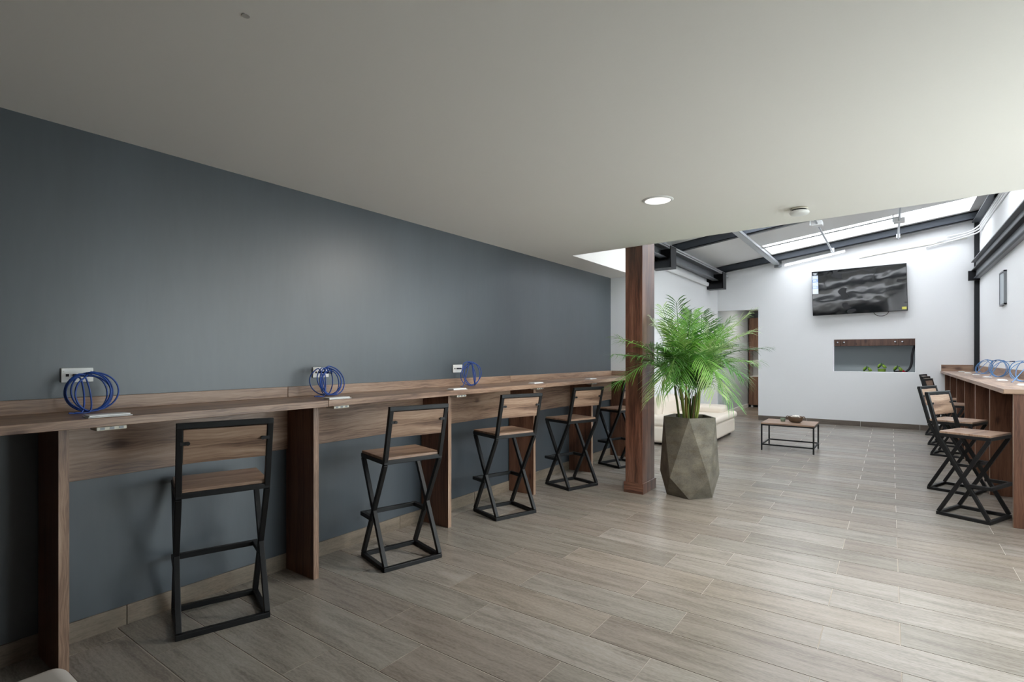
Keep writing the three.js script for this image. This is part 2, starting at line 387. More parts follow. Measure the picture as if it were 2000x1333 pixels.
// right wall steel
{
  const t = thing('steel_column', 'slim black steel column in the back right corner', 'column', P(1.2, 0, 12.2));
  mesh('post', [plain(box(-0.012, 0.055, 0, 3.75, 0.0, 0.012)), plain(box(-0.012, 0.0, 0, 3.75, 0.012, 0.1))], M.steelDark, t);
  const b = thing('wall_beam', 'grey steel beam running along the upper right wall', 'beam', P(1.2, 2.72, 5.2));
  mesh('web', plain(box(0.0, 0.055, 0, 0.3, 0, 7.0)), M.steelGrey, b);
  mesh('flange', plain(box(-0.06, 0.0, 0.285, 0.3, 0, 7.0)), M.steelGrey, b);
  mesh('flange', plain(box(-0.06, 0.0, 0.13, 0.145, 0, 7.0)), M.steelDark, b);
  mesh('flange', plain(box(-0.03, 0.0, 0, 0.015, 0, 7.0)), M.steel, b);
  mesh('end_plate', plain(box(-0.1, 0.055, -0.03, 0.14, 6.95, 7.0)), M.steelDark, b);
  const e = thing('eave_beam', 'dark steel beam where the roof meets the right wall', 'beam', P(1.2, 3.7, 5.2));
  mesh('channel', [plain(box(0.02, 0.055, 0, 0.16, 0, 7.0)), plain(box(-0.05, 0.055, 0, 0.012, 0, 7.0))], M.steel, e);
  const names = ['upper', 'middle', 'lower'];
  for (let i = 0; i < 3; i++) {
    const y = 3.62 - i * 0.05, x = XR - 0.014;
    single('wall_conduit', tube([P(x, y, 5.2), P(x, y, 9), P(x, y, 11.6), P(x - 0.03, y - 0.03, 12.0), P(x - 0.14 - i * 0.06, y - 0.07, 12.2 + i * 0.01), P(x - 0.42 - i * 0.15, y - 0.1 - 0.03 * i, 12.26)], 0.013, 60, 7), M.plastic, names[i] + ' white conduit high on the right wall bending onto the back wall', 'conduit', 'white wall conduits');
  }
  single('surface_wire', tube([P(1.1, 3.46, 12.285), P(0.2, 3.37, 12.285), P(-0.5, 3.28, 12.285)], 0.006, 30, 5), M.plasticOff, 'thin wire along the top of the white back wall', 'wire');
}
// ceiling downlights and smoke detector
for (const [x, d, nm, on] of [[-1.316, 3.57, 'round recessed ceiling light in front of the wooden column', 1], [-1.45, 0.755, 'unlit round recessed ceiling light cut by the top edge', 0], [0.8, 3.57, 'round recessed ceiling light over the right side, outside the picture', 1]]) {
  const t = thing('ceiling_light', nm, 'lamp', P(x, CEIL, d));
  const ring = new THREE.LatheGeometry([[0.085, -0.001], [0.087, -0.008], [0.098, -0.007], [0.105, -0.0005]].map(([a, b]) => new THREE.Vector2(a, b)), 40);
  mesh('trim_ring', ring, M.plastic, t);
  const lens = mesh('lens', new THREE.CylinderGeometry(0.086, 0.086, 0.006, 40), on ? glow('#fff8ee', 1.6) : M.plastic, t); lens.position.y = -0.0035;
  if (!on) continue;
  const l = new THREE.RectAreaLight('#fff7ee', DOWNLIGHT, 0.15, 0.15);
  l.position.set(0, -0.012, 0); l.rotation.x = -Math.PI / 2; t.add(l);
}
{
  const t = thing('smoke_detector', 'white round smoke detector on the ceiling near its edge', 'detector', P(-0.545, CEIL, 4.37));
  const lathe = (p) => new THREE.LatheGeometry(p.map(([a, b]) => new THREE.Vector2(a, b)), 32);
  mesh('base', lathe([[0, 0], [0.055, 0], [0.058, -0.012], [0.05, -0.014], [0, -0.014]]), M.plasticOff, t);
  mesh('vent', lathe([[0.048, -0.012], [0.05, -0.026], [0.048, -0.03]]), M.hole, t);
  mesh('cap', lathe([[0.062, -0.024], [0.066, -0.034], [0.06, -0.046], [0.03, -0.052], [0, -0.053]]), M.plastic, t);
}

// =====================================================================
// COUNTERS
// =====================================================================
const TOP = 1.1;
{
  const X1 = -2.71, c = thing('bar_counter', 'long brown wood bar counter along the slate wall', 'counter', P(XL, 0, -0.55));
  const o = (g) => g.translate(-XL, 0, -0.55);
  mesh('worktop', o(wood(XL + 0.002, X1, TOP - 0.038, TOP, -0.55, 1.906, 'z')), M.wood, c);
  mesh('worktop', o(wood(XL + 0.002, X1, TOP - 0.038, TOP, 1.908, 4.34, 'z')), M.wood, c);
  mesh('worktop', o(wood(XL + 0.002, X1, TOP - 0.038, TOP, 4.342, 6.748, 'z')), M.wood, c);
  mesh('backsplash', o(wood(XL + 0.002, XL + 0.022, TOP, 1.166, -0.55, 1.906, 'z')), M.wood, c);
  mesh('backsplash', o(wood(XL + 0.002, XL + 0.022, TOP, 1.166, 1.908, 4.34, 'z')), M.wood, c);
  mesh('backsplash', o(wood(XL + 0.002, XL + 0.022, TOP, 1.166, 4.342, 6.748, 'z')), M.wood, c);
  mesh('end_splash', o(wood(XL + 0.022, X1 - 0.05, TOP, 1.166, 6.728, 6.748, 'x')), M.wood, c);
  const ps = [-0.5, 0.69, 1.9, 3.1, 4.33, 5.56, 6.71];
  for (const d of ps) {
    const p = mesh('support_panel', o(wood(XL + 0.012, -2.852, 0, TOP - 0.038, d, d + 0.036, 'y')), M.panel, c);
    mesh('edge_band', o(wood(-2.852, -2.85, 0, TOP - 0.038, d, d + 0.036, 'y', 0)), M.wood, p);
  }
  for (let i = 1; i < ps.length - 1; i++) mesh('apron', o(wood(XL + 0.012, XL + 0.03, 0.77, TOP - 0.038, ps[i] + 0.036, ps[i + 1], 'z')), M.wood, c);
}
{
  const X0 = 0.73, D0 = 5.72, c = thing('bar_counter', 'shorter brown wood bar counter along the white right wall', 'counter', P(XR, 0, D0));
  const o = (g) => g.translate(-XR, 0, D0);
  mesh('worktop', o(wood(X0, XR - 0.002, TOP - 0.038, TOP, D0 - 0.01, 9.1, 'z')), M.wood, c);
  mesh('worktop', o(wood(X0, XR - 0.002, TOP - 0.038, TOP, 9.102, BACK - 0.002, 'z')), M.wood, c);
  mesh('backsplash', o(wood(XR - 0.022, XR - 0.002, TOP, 1.2, D0 - 0.01, BACK - 0.03, 'z')), M.wood, c);
  mesh('end_splash', o(wood(X0 + 0.01, XR - 0.075, TOP, 1.215, BACK - 0.022, BACK - 0.002, 'x')), M.wood, c);
  const ps = [D0, 6.95, 8.05, 9.12, 10.18, 11.2, 12.24];
  for (const d of ps) {
    const p = mesh('support_panel', o(wood(0.792, XR - 0.002, 0, TOP - 0.038, d, d + 0.036, 'y')), M.panel, c);
    mesh('edge_band', o(wood(0.79, 0.792, 0, TOP - 0.038, d, d + 0.036, 'y', 0)), M.wood, p);
  }
  for (let i = 0; i < ps.length - 1; i++) mesh('apron', o(wood(XR - 0.03, XR - 0.012, 0.77, TOP - 0.038, ps[i] + 0.036, ps[i + 1], 'z')), M.wood, c);
}

// =====================================================================
// BAR STOOLS
// =====================================================================
function makeStool() {
  const root = new THREE.Group(); root.name = 'bar_stool';
  const w = 0.42, dp = 0.37, t = 0.028, hx = w / 2 - t / 2, hz = dp / 2 - t / 2, sh = 0.69;
  const rect = (y) => [bar(V(-hx - t / 2, y, hz), V(hx + t / 2, y, hz), t), bar(V(-hx - t / 2, y, -hz), V(hx + t / 2, y, -hz), t), bar(V(-hx, y, -hz), V(-hx, y, hz), t), bar(V(hx, y, -hz), V(hx, y, hz), t)];
  mesh('base_frame', rect(t / 2), M.black, root);
  mesh('seat_frame', rect(sh), M.black, root);
  for (const s of [-1, 1]) {
    mesh('leg', bar(V(s * hx, sh - t / 2, -hz), V(s * hx, t, hz), t), M.black, root);
    mesh('leg', bar(V(s * hx, sh - t / 2, hz), V(s * hx, t, -hz), t), M.black, root);
  }
  const zt = -hz - 0.085, yt = 1.035;
  for (const s of [-1, 1]) mesh('upright', bar(V(s * hx, sh, -hz), V(s * hx, yt, zt), t), M.black, root);
  mesh('top_rail', bar(V(-hx - t / 2, yt, zt), V(hx + t / 2, yt, zt), t), M.black, root);
  const fy = 0.29;
  mesh('footrest', [bar(V(-hx - 0.0, fy, hz + 0.01), V(hx + 0.0, fy, hz + 0.01), t), bar(V(-hx, fy, 0.01), V(-hx, fy, hz + 0.024), t), bar(V(hx, fy, 0.01), V(hx, fy, hz + 0.024), t)], M.black, root);
  mesh('seat', metreUV(plain(new RoundedBoxGeometry(w - 0.012, 0.018, dp - 0.012, 1, 0.003).translate(0, sh + t / 2 + 0.007, 0.004)), 'x', [2.4, 1.2], [0.7, 0.3]), M.wood, root);
  const lean = Math.atan2(0.085, yt - sh), g = metreUV(plain(new RoundedBoxGeometry(w - 2 * t - 0.002, 0.17, 0.016, 1, 0.002)), 'x', [2.4, 1.2], [1.5, 0.8]);
  const at = (y) => -hz + (zt + hz) * (y - sh) / (yt - sh);
  const b = mesh('backrest', g, M.wood, root); b.rotation.x = -lean; b.position.set(0, 0.935, at(0.935));
  for (const s of [-1, 1]) {
    const q = mesh('bolt', rod(V(s * (hx - 0.034), 0.95, at(0.95) - 0.022), V(s * (hx - 0.034), 0.95, at(0.95) + 0.014), 0.009, 12), M.blackSoft, root);
    mesh('tab', plain(new THREE.BoxGeometry(0.034, 0.016, 0.005).translate(s * (hx - 0.02), 0.95, at(0.95) - 0.014)), M.blackSoft, q);
  }
  return root;
}
const stool0 = makeStool(); let firstStool = true;
function placeStool(x, d, deg, label, group) {
  const s = firstStool ? stool0 : stool0.clone(); firstStool = false;
  s.name = numbered('bar_stool'); scene.add(s);
  s.userData = { label, category: 'stool', group };
  s.position.copy(P(x, 0, d)); s.rotation.set(0, deg * Math.PI / 180, 0);
}
const GL = 'bar stools along the slate wall', GR = 'bar stools at the right-hand counter';
placeStool(-2.87, 1.36, -109, 'black metal bar stool nearest the viewer at the slate wall, seen from behind', GL);
placeStool(-2.70, 2.47, -106, 'black metal bar stool second along the slate wall counter', GL);
placeStool(-2.745, 3.71, -109, 'black metal bar stool in the middle of the five at the slate wall', GL);
placeStool(-2.75, 4.91, -108, 'black metal bar stool at the slate wall, last one fully visible before the column', GL);
placeStool(-2.77, 6.2, -110, 'black metal bar stool partly hidden behind the wooden column', GL);
placeStool(0.572, 5.95, 65, 'black metal bar stool nearest the viewer at the right counter', GR);
placeStool(0.55, 7.02, 68, 'black metal bar stool second along the right counter', GR);
placeStool(0.67, 9.42, 75, 'black metal bar stool third along the right counter', GR);
placeStool(0.69, 10.48, 75, 'black metal bar stool fourth along the right counter, next to last from back wall', GR);
placeStool(0.71, 11.75, 76, 'black metal bar stool at the right counter nearest the back wall', GR);

// =====================================================================
// OUTLETS, CABLES AND DESK SOCKETS
// =====================================================================
const outletWords = ['widest white wall outlet, above the near end of the slate wall counter', 'white wall outlet above the second stool at the slate wall', 'smaller white wall outlet above the middle of the slate wall counter'];
[[0.772, 0.895, 0.068], [2.095, 2.218, 0.07], [3.49, 3.615, 0.07]].forEach(([d0, d1, h], i) => {
  const t = thing('wall_outlet', outletWords[i], 'outlet', P(XL, 1.218 + (i === 0 ? 0.02 : 0), d0), 0, 'outlets on the slate wall');
  mesh('plate', plain(box(0, 0.011, 0, h, 0, d1 - d0, 0.003)), M.plastic, t);
  for (let k = 0; k < 4; k++) mesh('socket', plain(box(0.0105, 0.0125, h / 2 - 0.006, h / 2 + 0.006, 0.017 + k * 0.026, 0.029 + k * 0.026)), M.hole, t);
  for (const k of [0.009, d1 - d0 - 0.009]) mesh('screw', rod(P(0.01, h * 0.78, k), P(0.0125, h * 0.78, k), 0.0025, 8), M.plasticOff, t);
});
// coil of patch cable: from the outlet into standing loops on the worktop
function coil(label, group, start, dirs, c, R, loops, mat, tail, yaw0 = 0) {
  const t = thing('patch_cable', label, 'cable', P(c.x, TOP, c.d), 0, group);
  const L = (v) => V(v.x - c.x, v.y - TOP, v.z + c.d);
  const all = [];
  start.forEach((s, q) => {
    const pts = [s.clone(), s.clone().add(V(0.03 * dirs, 0.0, 0)), s.clone().add(V(0.05 * dirs, -0.005, -0.03))];
    const k = loops - q;
    for (let i = 0; i < k; i++) {
      const yaw = yaw0 + (i - (k - 1) / 2) * 0.3 + rr(-0.25, 0.25) + (q ? 0.3 : -0.1), r = R * rr(0.88, 1.04), ex = rr(-0.012, 0.012), lean = rr(-0.15, 0.4), flat = rr(0.92, 1.12), sh = rr(-0.035, 0.035);
      for (let a = 0; a < 16; a++) {
        const f = Math.PI * 0.5 - (a / 16) * Math.PI * 2, u = Math.cos(f) * r * flat, w = Math.sin(f) * r;
        pts.push(P(c.x + (u * Math.sin(yaw) - lean * (w - 0 * r)) * dirs + ex, TOP + 0.007 + r + w, c.d + sh + u * Math.cos(yaw)));
      }
    }
    pts.push(...tail(q));
    all.push(tube(pts.map(L), 0.0038, 46 * k + 30, 6));
    const g = mesh('plug', rod(L(s.clone().add(V(-0.004 * dirs, 0, 0))), L(s.clone().add(V(0.026 * dirs, 0, 0))), 0.0065, 8), M.plug, t);
    mesh('boot', rod(L(s.clone().add(V(0.024 * dirs, 0, 0))), L(s.clone().add(V(0.044 * dirs, 0, -0.006))), 0.0055, 8), M.plug, g);
  });
  mesh('cable', all, mat, t);
}
const CL = 'blue cable coils on the slate wall counter', CR = 'blue cable coils on the right counter';
coil('blue patch cable coiled at the widest outlet, nearest the viewer', CL, [P(XL + 0.016, 1.272, 0.82), P(XL + 0.016, 1.272, 0.852)], 1, { x: -3.04, d: 0.865 }, 0.088, 3, M.cable, (q) => [P(-3.0, TOP + 0.007, 0.84 - q * 0.03), P(-2.99, TOP + 0.006, 0.78 - q * 0.02)]);
coil('blue patch cable coiled below the outlet by the second stool', CL, [P(XL + 0.016, 1.253, 2.145), P(XL + 0.016, 1.253, 2.17)], 1, { x: -3.02, d: 2.13 }, 0.092, 3, M.cable, (q) => [P(-3.0, TOP + 0.007, 2.08), P(-2.99, TOP + 0.006, 2.0 + q * 0.02)]);
coil('blue patch cable coiled below the farthest slate wall outlet', CL, [P(XL + 0.016, 1.253, 3.54)], 1, { x: -3.02, d: 3.58 }, 0.1, 4, M.cable, () => [P(-3.0, TOP + 0.007, 3.45), P(-2.98, TOP + 0.006, 3.4)]);
const freeTail = (d) => () => [P(1.0, TOP + 0.006, d - 0.06), P(0.98, TOP + 0.006, d - 0.13)];
coil('blue patch cable coil at the far end of the right counter, left of the others', CR, [P(XR - 0.016, 1.3, 10.3)], -1, { x: 1.12, d: 10.35 }, 0.105, 3, M.cableLight, freeTail(10.3), 1.0);
coil('blue patch cable coil in the middle of the three on the right counter', CR, [P(XR - 0.016, 1.3, 8.9)], -1, { x: 1.11, d: 8.95 }, 0.105, 4, M.cableLight, freeTail(8.9), 1.0);
coil('blue patch cable coil cut by the right edge of the picture', CR, [P(XR - 0.016, 1.3, 7.35)], -1, { x: 1.1, d: 7.42 }, 0.105, 3, M.cableLight, freeTail(7.35), 1.0);

function deskSocket(x, d, label, group, under) {
  const t = thing('desk_socket', label, 'socket', P(x, TOP, d), 0, group);
  mesh('flange', plain(box(-0.04, 0.04, 0, 0.004, -0.08, 0.08, 0.0015)), M.plastic, t);
  mesh('lid', plain(box(-0.032, 0.032, 0.004, 0.011, -0.075, 0.075, 0.003)), M.plastic, t);
  if (under) {
    const b = mesh('socket_block', plain(box(-0.03, 0.05, -0.056, -0.039, -0.055, 0.055, 0.004)), M.plasticOff, t);
    for (let k = -1; k < 2; k++) mesh('socket', plain(box(0.049, 0.0515, -0.052, -0.043, k * 0.034 - 0.008, k * 0.034 + 0.008)), M.steelGrey, b);
  }
}
const dsL = ['white desk socket beside the nearest blue cable coil', 'white desk socket beside the second blue cable coil', 'white desk socket beside the third blue cable coil', 'white desk socket above the fourth stool, no cable beside it', 'white desk socket at the far end of the slate wall counter'];
[[-2.775, 0.82], [-2.775, 1.99], [-2.775, 3.1], [-2.8, 4.3], [-2.8, 5.45]].forEach(([x, d], i) => deskSocket(x, d + (i < 3 ? 0.02 : 0), dsL[i], 'desk sockets on the slate wall counter', true));
const dsR = ['white desk socket on the right counter, first from the viewer', 'white desk socket on the right counter, second from the viewer', 'white desk socket on the right counter, third from the viewer', 'white desk socket on the right counter, fourth from the viewer', 'white desk socket on the right counter, next to last before the back wall', 'white desk socket on the right counter closest to the back wall'];
[6.6, 7.75, 8.85, 9.9, 10.9, 11.8].forEach((d, i) => deskSocket(0.98, d, dsR[i], 'desk sockets on the right counter', false));

// =====================================================================
// PLANTER AND PALM
// =====================================================================
const POT = { x: -1.62, d: 5.26 };
{
  const t = thing('planter', 'faceted grey concrete planter beside the wooden column', 'planter', P(POT.x, 0, POT.d), Math.atan2(-POT.x, POT.d) );
  const ring = (r, y, off) => Array.from({ length: 5 }, (_, i) => { const a = (i * 72 + off) * Math.PI / 180; return V(Math.sin(a) * r, y, Math.cos(a) * r); });
  const T = ring(0.252, 0.772, 0), Mi = ring(0.298, 0.2, 36), B = ring(0.222, 0, 0), I = ring(0.222, 0.772, 0), S = ring(0.215, 0.7, 0);
  const facet = (name, list, mat, parent) => {
    const pos = []; for (const f of list) pos.push(...f.flatMap((v) => v.toArray()));
    const g = new THREE.BufferGeometry(); g.setAttribute('position', new THREE.Float32BufferAttribute(pos, 3)); g.computeVertexNormals();
    return mesh(name, metreUV(g, 'y', [0.8, 0.8], [rr(0, 3), rr(0, 3)]), mat, parent);
  };
  const f = [];
  for (let i = 0; i < 5; i++) {
    const j = (i + 1) % 5, k = (i + 4) % 5;
    f.push([T[i], Mi[i], T[j]], [T[i], Mi[k], Mi[i]], [Mi[i], B[j], Mi[j === 0 ? 0 : j]].slice(0, 0).length ? [] : [Mi[i], B[i], B[j]], [Mi[k], B[i], Mi[i]]);
    f.push([T[j], I[i], T[i]], [T[j], I[j], I[i]], [I[i], I[j], S[i]], [I[j], S[j], S[i]], [B[i], V(0, 0, 0), B[j]]);
  }
  facet('body', f, M.concrete, t);
  const so = []; for (let i = 0; i < 5; i++) so.push([S[i], S[(i + 1) % 5], V(0, 0.705, 0)]);
  facet('soil', so, M.soil, t);
}
{
  const palm = thing('palm', 'bushy green areca palm growing in the concrete planter', 'plant', P(POT.x, 0.7, POT.d));
  const leafTints = ['#5c9a33', '#4a8a2b', '#78b045', '#3a6b25', '#9dc06a', '#b3cc8c'];
  const leafMats = leafTints.map((c) => phy({ color: c, roughness: 0.45, transmission: 0.3, thickness: 0, side: THREE.DoubleSide }));
  const stemMats = ['#7d8a3a', '#8f7d3c', '#5f6f2c', '#6a5530'].map((c) => std({ color: c, roughness: 0.6 }));
  // axes: r = picture right at the planter, f = away from the viewer
  const yaw = Math.atan2(-POT.x, POT.d), r = V(Math.cos(yaw), 0, -Math.sin(yaw)).normalize(), f = V(-Math.sin(yaw), 0, -Math.cos(yaw)).normalize();
  const at = (a, y, b) => r.clone().multiplyScalar(a).add(f.clone().multiplyScalar(b)).add(V(0, y, 0));
  const crowns = [];
  for (let i = 0; i < 13; i++) {
    const a = i / 13 * Math.PI * 2 + rr(-0.2, 0.2), q = rr(0.03, 0.1), h = rr(0.22, 0.4);
    const p0 = at(Math.cos(a) * q, -0.005, Math.sin(a) * q), p1 = at(Math.cos(a) * (q + 0.05) + 0.0, h, Math.sin(a) * (q + 0.05)), pm = p0.clone().lerp(p1, 0.5).add(at(rr(-0.012, 0.012), 0, rr(-0.01, 0.01)));
    mesh('stem', tube([p0, pm, p1], rr(0.008, 0.013), 10, 6), stemMats[i % 4], palm);
    crowns.push(p1);
  }
  function frond(p0, tip, lift, mat, leafLen, n) {
    // arching rachis: rises, then falls towards the tip
    const mid = p0.clone().lerp(tip, 0.5).add(V(0, lift, 0)), q1 = p0.clone().lerp(mid, 0.55).add(V(0, lift * 0.28, 0));
    const curve = new THREE.CatmullRomCurve3([p0, q1, mid, tip]);
    const pos = [], geos = [new THREE.TubeGeometry(curve, 14, 0.0035, 4)];
    const tri = (a, b, c) => pos.push(a.x, a.y, a.z, b.x, b.y, b.z, c.x, c.y, c.z);
    for (let i = 0; i < n; i++) {
      const u = 0.3 + 0.7 * (i / (n - 1)), o = curve.getPoint(u), tg = curve.getTangent(u);
      let side = tg.clone().cross(V(0, 1, 0)); if (side.length() < 0.2) side = r.clone(); side.normalize();
      const up = side.clone().cross(tg).normalize();
      const len = leafLen * (0.42 + 0.75 * Math.sin(Math.PI * clamp((u - 0.12) / 0.98))) * rr(0.88, 1.1);
      for (const s of [-1, 1]) {
        const fwd = 0.55 + 0.75 * u;
        const dir = side.clone().multiplyScalar(s).add(tg.clone().multiplyScalar(fwd)).add(up.clone().multiplyScalar(rr(0.15, 0.45))).normalize();
        const w = 0.005 * rr(0.8, 1.15), wd = dir.clone().cross(up).normalize().multiplyScalar(w);
        const droop = rr(0.15, 0.5);
        const a = o, m1 = o.clone().add(dir.clone().multiplyScalar(len * 0.35)).add(V(0, -len * droop * 0.12, 0)), m2 = o.clone().add(dir.clone().multiplyScalar(len * 0.72)).add(V(0, -len * droop * 0.55, 0)), e = o.clone().add(dir.clone().multiplyScalar(len)).add(V(0, -len * droop * 1.15, 0));
        tri(a, m1.clone().add(wd), m1.clone().sub(wd));
        tri(m1.clone().add(wd), m2.clone().add(wd.clone().multiplyScalar(0.8)), m1.clone().sub(wd));
        tri(m1.clone().sub(wd), m2.clone().add(wd.clone().multiplyScalar(0.8)), m2.clone().sub(wd.clone().multiplyScalar(0.8)));
        tri(m2.clone().add(wd.clone().multiplyScalar(0.8)), e, m2.clone().sub(wd.clone().multiplyScalar(0.8)));
      }
    }
    const g = new THREE.BufferGeometry(); g.setAttribute('position', new THREE.Float32BufferAttribute(pos, 3)); g.computeVertexNormals();
    geos.push(g);
    mesh('frond', geos, mat, palm);
  }
  // tips: across (m, picture right), height above the soil, away from the viewer
  const tips = [[-0.64, 0.84, -0.42], [-0.66, 0.68, -0.46], [-0.66, 0.4, -0.5], [-0.38, 1.06, 0.05], [-0.26, 1.16, 0.15], [-0.12, 1.2, 0.0], [0.02, 1.06, -0.25], [0.2, 1.0, 0.3], [0.38, 1.02, 0.1], [0.54, 1.07, -0.1], [0.56, 0.9, 0.15], [0.66, 0.74, -0.05], [0.55, 0.62, -0.25], [0.52, 0.42, 0.1], [0.36, 0.28, -0.3], [-0.3, 0.3, -0.35], [-0.3, 0.55, 0.25], [-0.2, 0.5, -0.55], [0.2, 0.5, -0.55], [0.0, 0.7, -0.55], [-0.28, 0.76, -0.42], [0.3, 0.76, -0.4], [0.12, 0.88, 0.45], [-0.2, 0.72, 0.45], [0.38, 0.62, 0.45], [0.0, 0.95, -0.15], [-0.15, 1.0, 0.2], [0.18, 0.92, 0.0], [-0.2, 0.95, -0.3], [0.46, 0.78, 0.3], [0.3, 0.9, -0.3], [0.42, 0.52, -0.3], [-0.1, 0.42, -0.42], [0.22, 0.36, -0.4], [-0.24, 0.45, -0.3], [0.12, 1.08, 0.1]];
  tips.forEach(([a, y, b], i) => {
    let best = crowns[0], bd = 9; const target = at(a, 0.38, b).multiplyScalar(0.3); target.y = 0.38;
    for (const c of crowns) { const dd = c.distanceTo(target) * rr(0.7, 1.3); if (dd < bd) { bd = dd; best = c; } }
    const low = y < 0.6;
    frond(best.clone(), at(a, y, b), low ? 0.22 : 0.13, leafMats[(i * 5 + 2) % 6], 0.24, 27);
  });
  // young upright shoots filling the crown
  for (let i = 0; i < 20; i++) {
    const a = rr(0, 6.283), q = rr(0.1, 0.34), c = crowns[i % 13];
    frond(c.clone().add(V(0, -0.1, 0)), at(Math.cos(a) * q, rr(0.42, 0.8), Math.sin(a) * q), 0.08, leafMats[[3, 1, 3, 0][i % 4]], 0.2, 20);
  }
}

// =====================================================================
// SOFA, COFFEE TABLE, BOWL
// =====================================================================
function cushion(x0, x1, y0, y1, d0, d1, r, puff = 0) {
  const g = new RoundedBoxGeometry(x1 - x0, y1 - y0, d1 - d0, 6, r);
  if (puff) { const p = g.attributes.position; for (let i = 0; i < p.count; i++) { const u = p.getX(i) / (x1 - x0) * 2, v = p.getZ(i) / (d1 - d0) * 2; p.setY(i, p.getY(i) + puff * Math.sign(p.getY(i)) * (1 - u * u) * (1 - v * v)); } g.computeVertexNormals(); }
  return g.translate((x0 + x1) / 2, (y0 + y1) / 2, -(d0 + d1) / 2);
}
{
  const t = thing('sofa', 'cream leather sofa against the white wall behind the palm', 'sofa', P(-2.7, 0, 8.9));
  const o = (g) => g.translate(2.7, 0, 8.9);
  mesh('base', o(cushion(-3.13, -2.23, 0.035, 0.3, 7.87, 9.85, 0.05)), M.cream, t);
  mesh('seat_cushion', o(cushion(-3.1, -2.2, 0.29, 0.4, 8.35, 9.9, 0.05, 0.02)), M.cream, t);
  mesh('arm', o(cushion(-3.12, -2.3, 0.285, 0.46, 7.85, 8.35, 0.07, 0.02)), M.cream, t);
  const bk = mesh('back_cushion', o(cushion(-3.14, -2.9, 0.38, 0.72, 8.0, 9.0, 0.09)), M.cream, t);
  mesh('piping', o(tube([P(-2.9, 0.45, 8.06), P(-2.885, 0.62, 8.08), P(-2.93, 0.7, 8.1)], 0.006, 14, 6)), M.cream, bk);
  mesh('head_bolster', o(cushion(-3.1, -2.33, 0.37, 0.51, 9.35, 9.8, 0.06, 0.015)), M.cream, t);
  for (const [x, d] of [[-3.05, 7.95], [-2.32, 7.95], [-3.05, 9.75], [-2.32, 9.75]]) mesh('foot', o(plain(box(x - 0.03, x + 0.03, 0, 0.05, d - 0.03, d + 0.03))), M.blackSoft, t);
}
{
  const t = thing('coffee_table', 'low coffee table with wood top and thin black metal frame', 'table', P(-1.2, 0, 8.66));
  const w = 0.34, dp = 0.3, k = 0.02, h = 0.4;
  mesh('table_top', metreUV(plain(new RoundedBoxGeometry(2 * w, 0.02, 2 * dp, 1, 0.002).translate(0, h - 0.01, 0)), 'x', [2.4, 1.2], [0.4, 0.9]), M.wood, t);
  for (const sx of [-1, 1]) for (const sz of [-1, 1]) mesh('leg', bar(V(sx * (w - k / 2), 0, sz * (dp - k / 2)), V(sx * (w - k / 2), h - 0.02, sz * (dp - k / 2)), k), M.black, t);
  for (const [nm, y] of [['top_frame', h - 0.03], ['stretcher', 0.085]]) {
    const a = w - k / 2, b = dp - k / 2;
    mesh(nm, [bar(V(-a, y, b), V(a, y, b), k), bar(V(-a, y, -b), V(a, y, -b), k), bar(V(-a, y, -b), V(-a, y, b), k), bar(V(a, y, -b), V(a, y, b), k)], M.black, t);
  }
  const b = thing('bowl', 'brown round bowl of pale stones on the coffee table', 'bowl', P(-1.13, 0.4, 8.66));
  const pr = [[0, 0], [0.055, 0], [0.085, 0.02], [0.1, 0.05], [0.103, 0.085], [0.095, 0.085], [0.09, 0.05], [0.07, 0.025], [0, 0.02]].map(([a, c]) => new THREE.Vector2(a, c));
  mesh('shell', new THREE.LatheGeometry(pr, 32), M.bowl, b);
  for (const s of [-1, 1]) mesh('handle', new THREE.TorusGeometry(0.018, 0.006, 6, 12).rotateY(0.6).translate(s * 0.104, 0.07, 0), M.bowl, b);
  for (let i = 0; i < 11; i++) {
    const a = i < 7 ? i * 0.8976 : i * 1.571, q = i < 7 ? 0.058 : 0.026, g = new THREE.IcosahedronGeometry(rr(0.016, 0.021), 2); g.scale(1.2, 0.75, 1);
    const m = single('stone', g, M.pebble, 'small pale rounded stone in the brown bowl', 'stone', 'pale stones in the bowl'); m.position.copy(P(-1.13 + Math.cos(a) * q, 0.4 + (i < 7 ? 0.066 : 0.09), 8.66 + Math.sin(a) * q));
  }
  const c = thing('candle_holder', 'small green glass candle holder left of the bowl on the coffee table', 'holder', P(-1.3, 0.4, 8.7));
  mesh('cup', new THREE.LatheGeometry([[0, 0], [0.03, 0], [0.034, 0.05], [0.03, 0.05], [0.027, 0.006], [0, 0.006]].map(([a, d]) => new THREE.Vector2(a, d)), 20), std({ color: '#8a9a84', roughness: 0.4 }), c);
}
// pale upholstered bench cut by the lower left corner
{
  const t = thing('bench', 'pale upholstered bench corner at the bottom left edge', 'bench', P(-1.8, 0, 0.2));
  mesh('cushion', new RoundedBoxGeometry(0.62, 0.11, 0.66, 5, 0.05).translate(0, 0.355, 0), std({ color: '#b9b3ad', roughness: 0.8 }), t);
  mesh('base', new RoundedBoxGeometry(0.56, 0.27, 0.6, 3, 0.02).translate(0, 0.175, 0), std({ color: '#a8a29c', roughness: 0.8 }), t);
  for (const sx of [-1, 1]) for (const sz of [-1, 1]) mesh('foot', plain(new THREE.BoxGeometry(0.05, 0.045, 0.05).translate(sx * 0.22, 0.0225, sz * 0.24)), M.blackSoft, t);
}

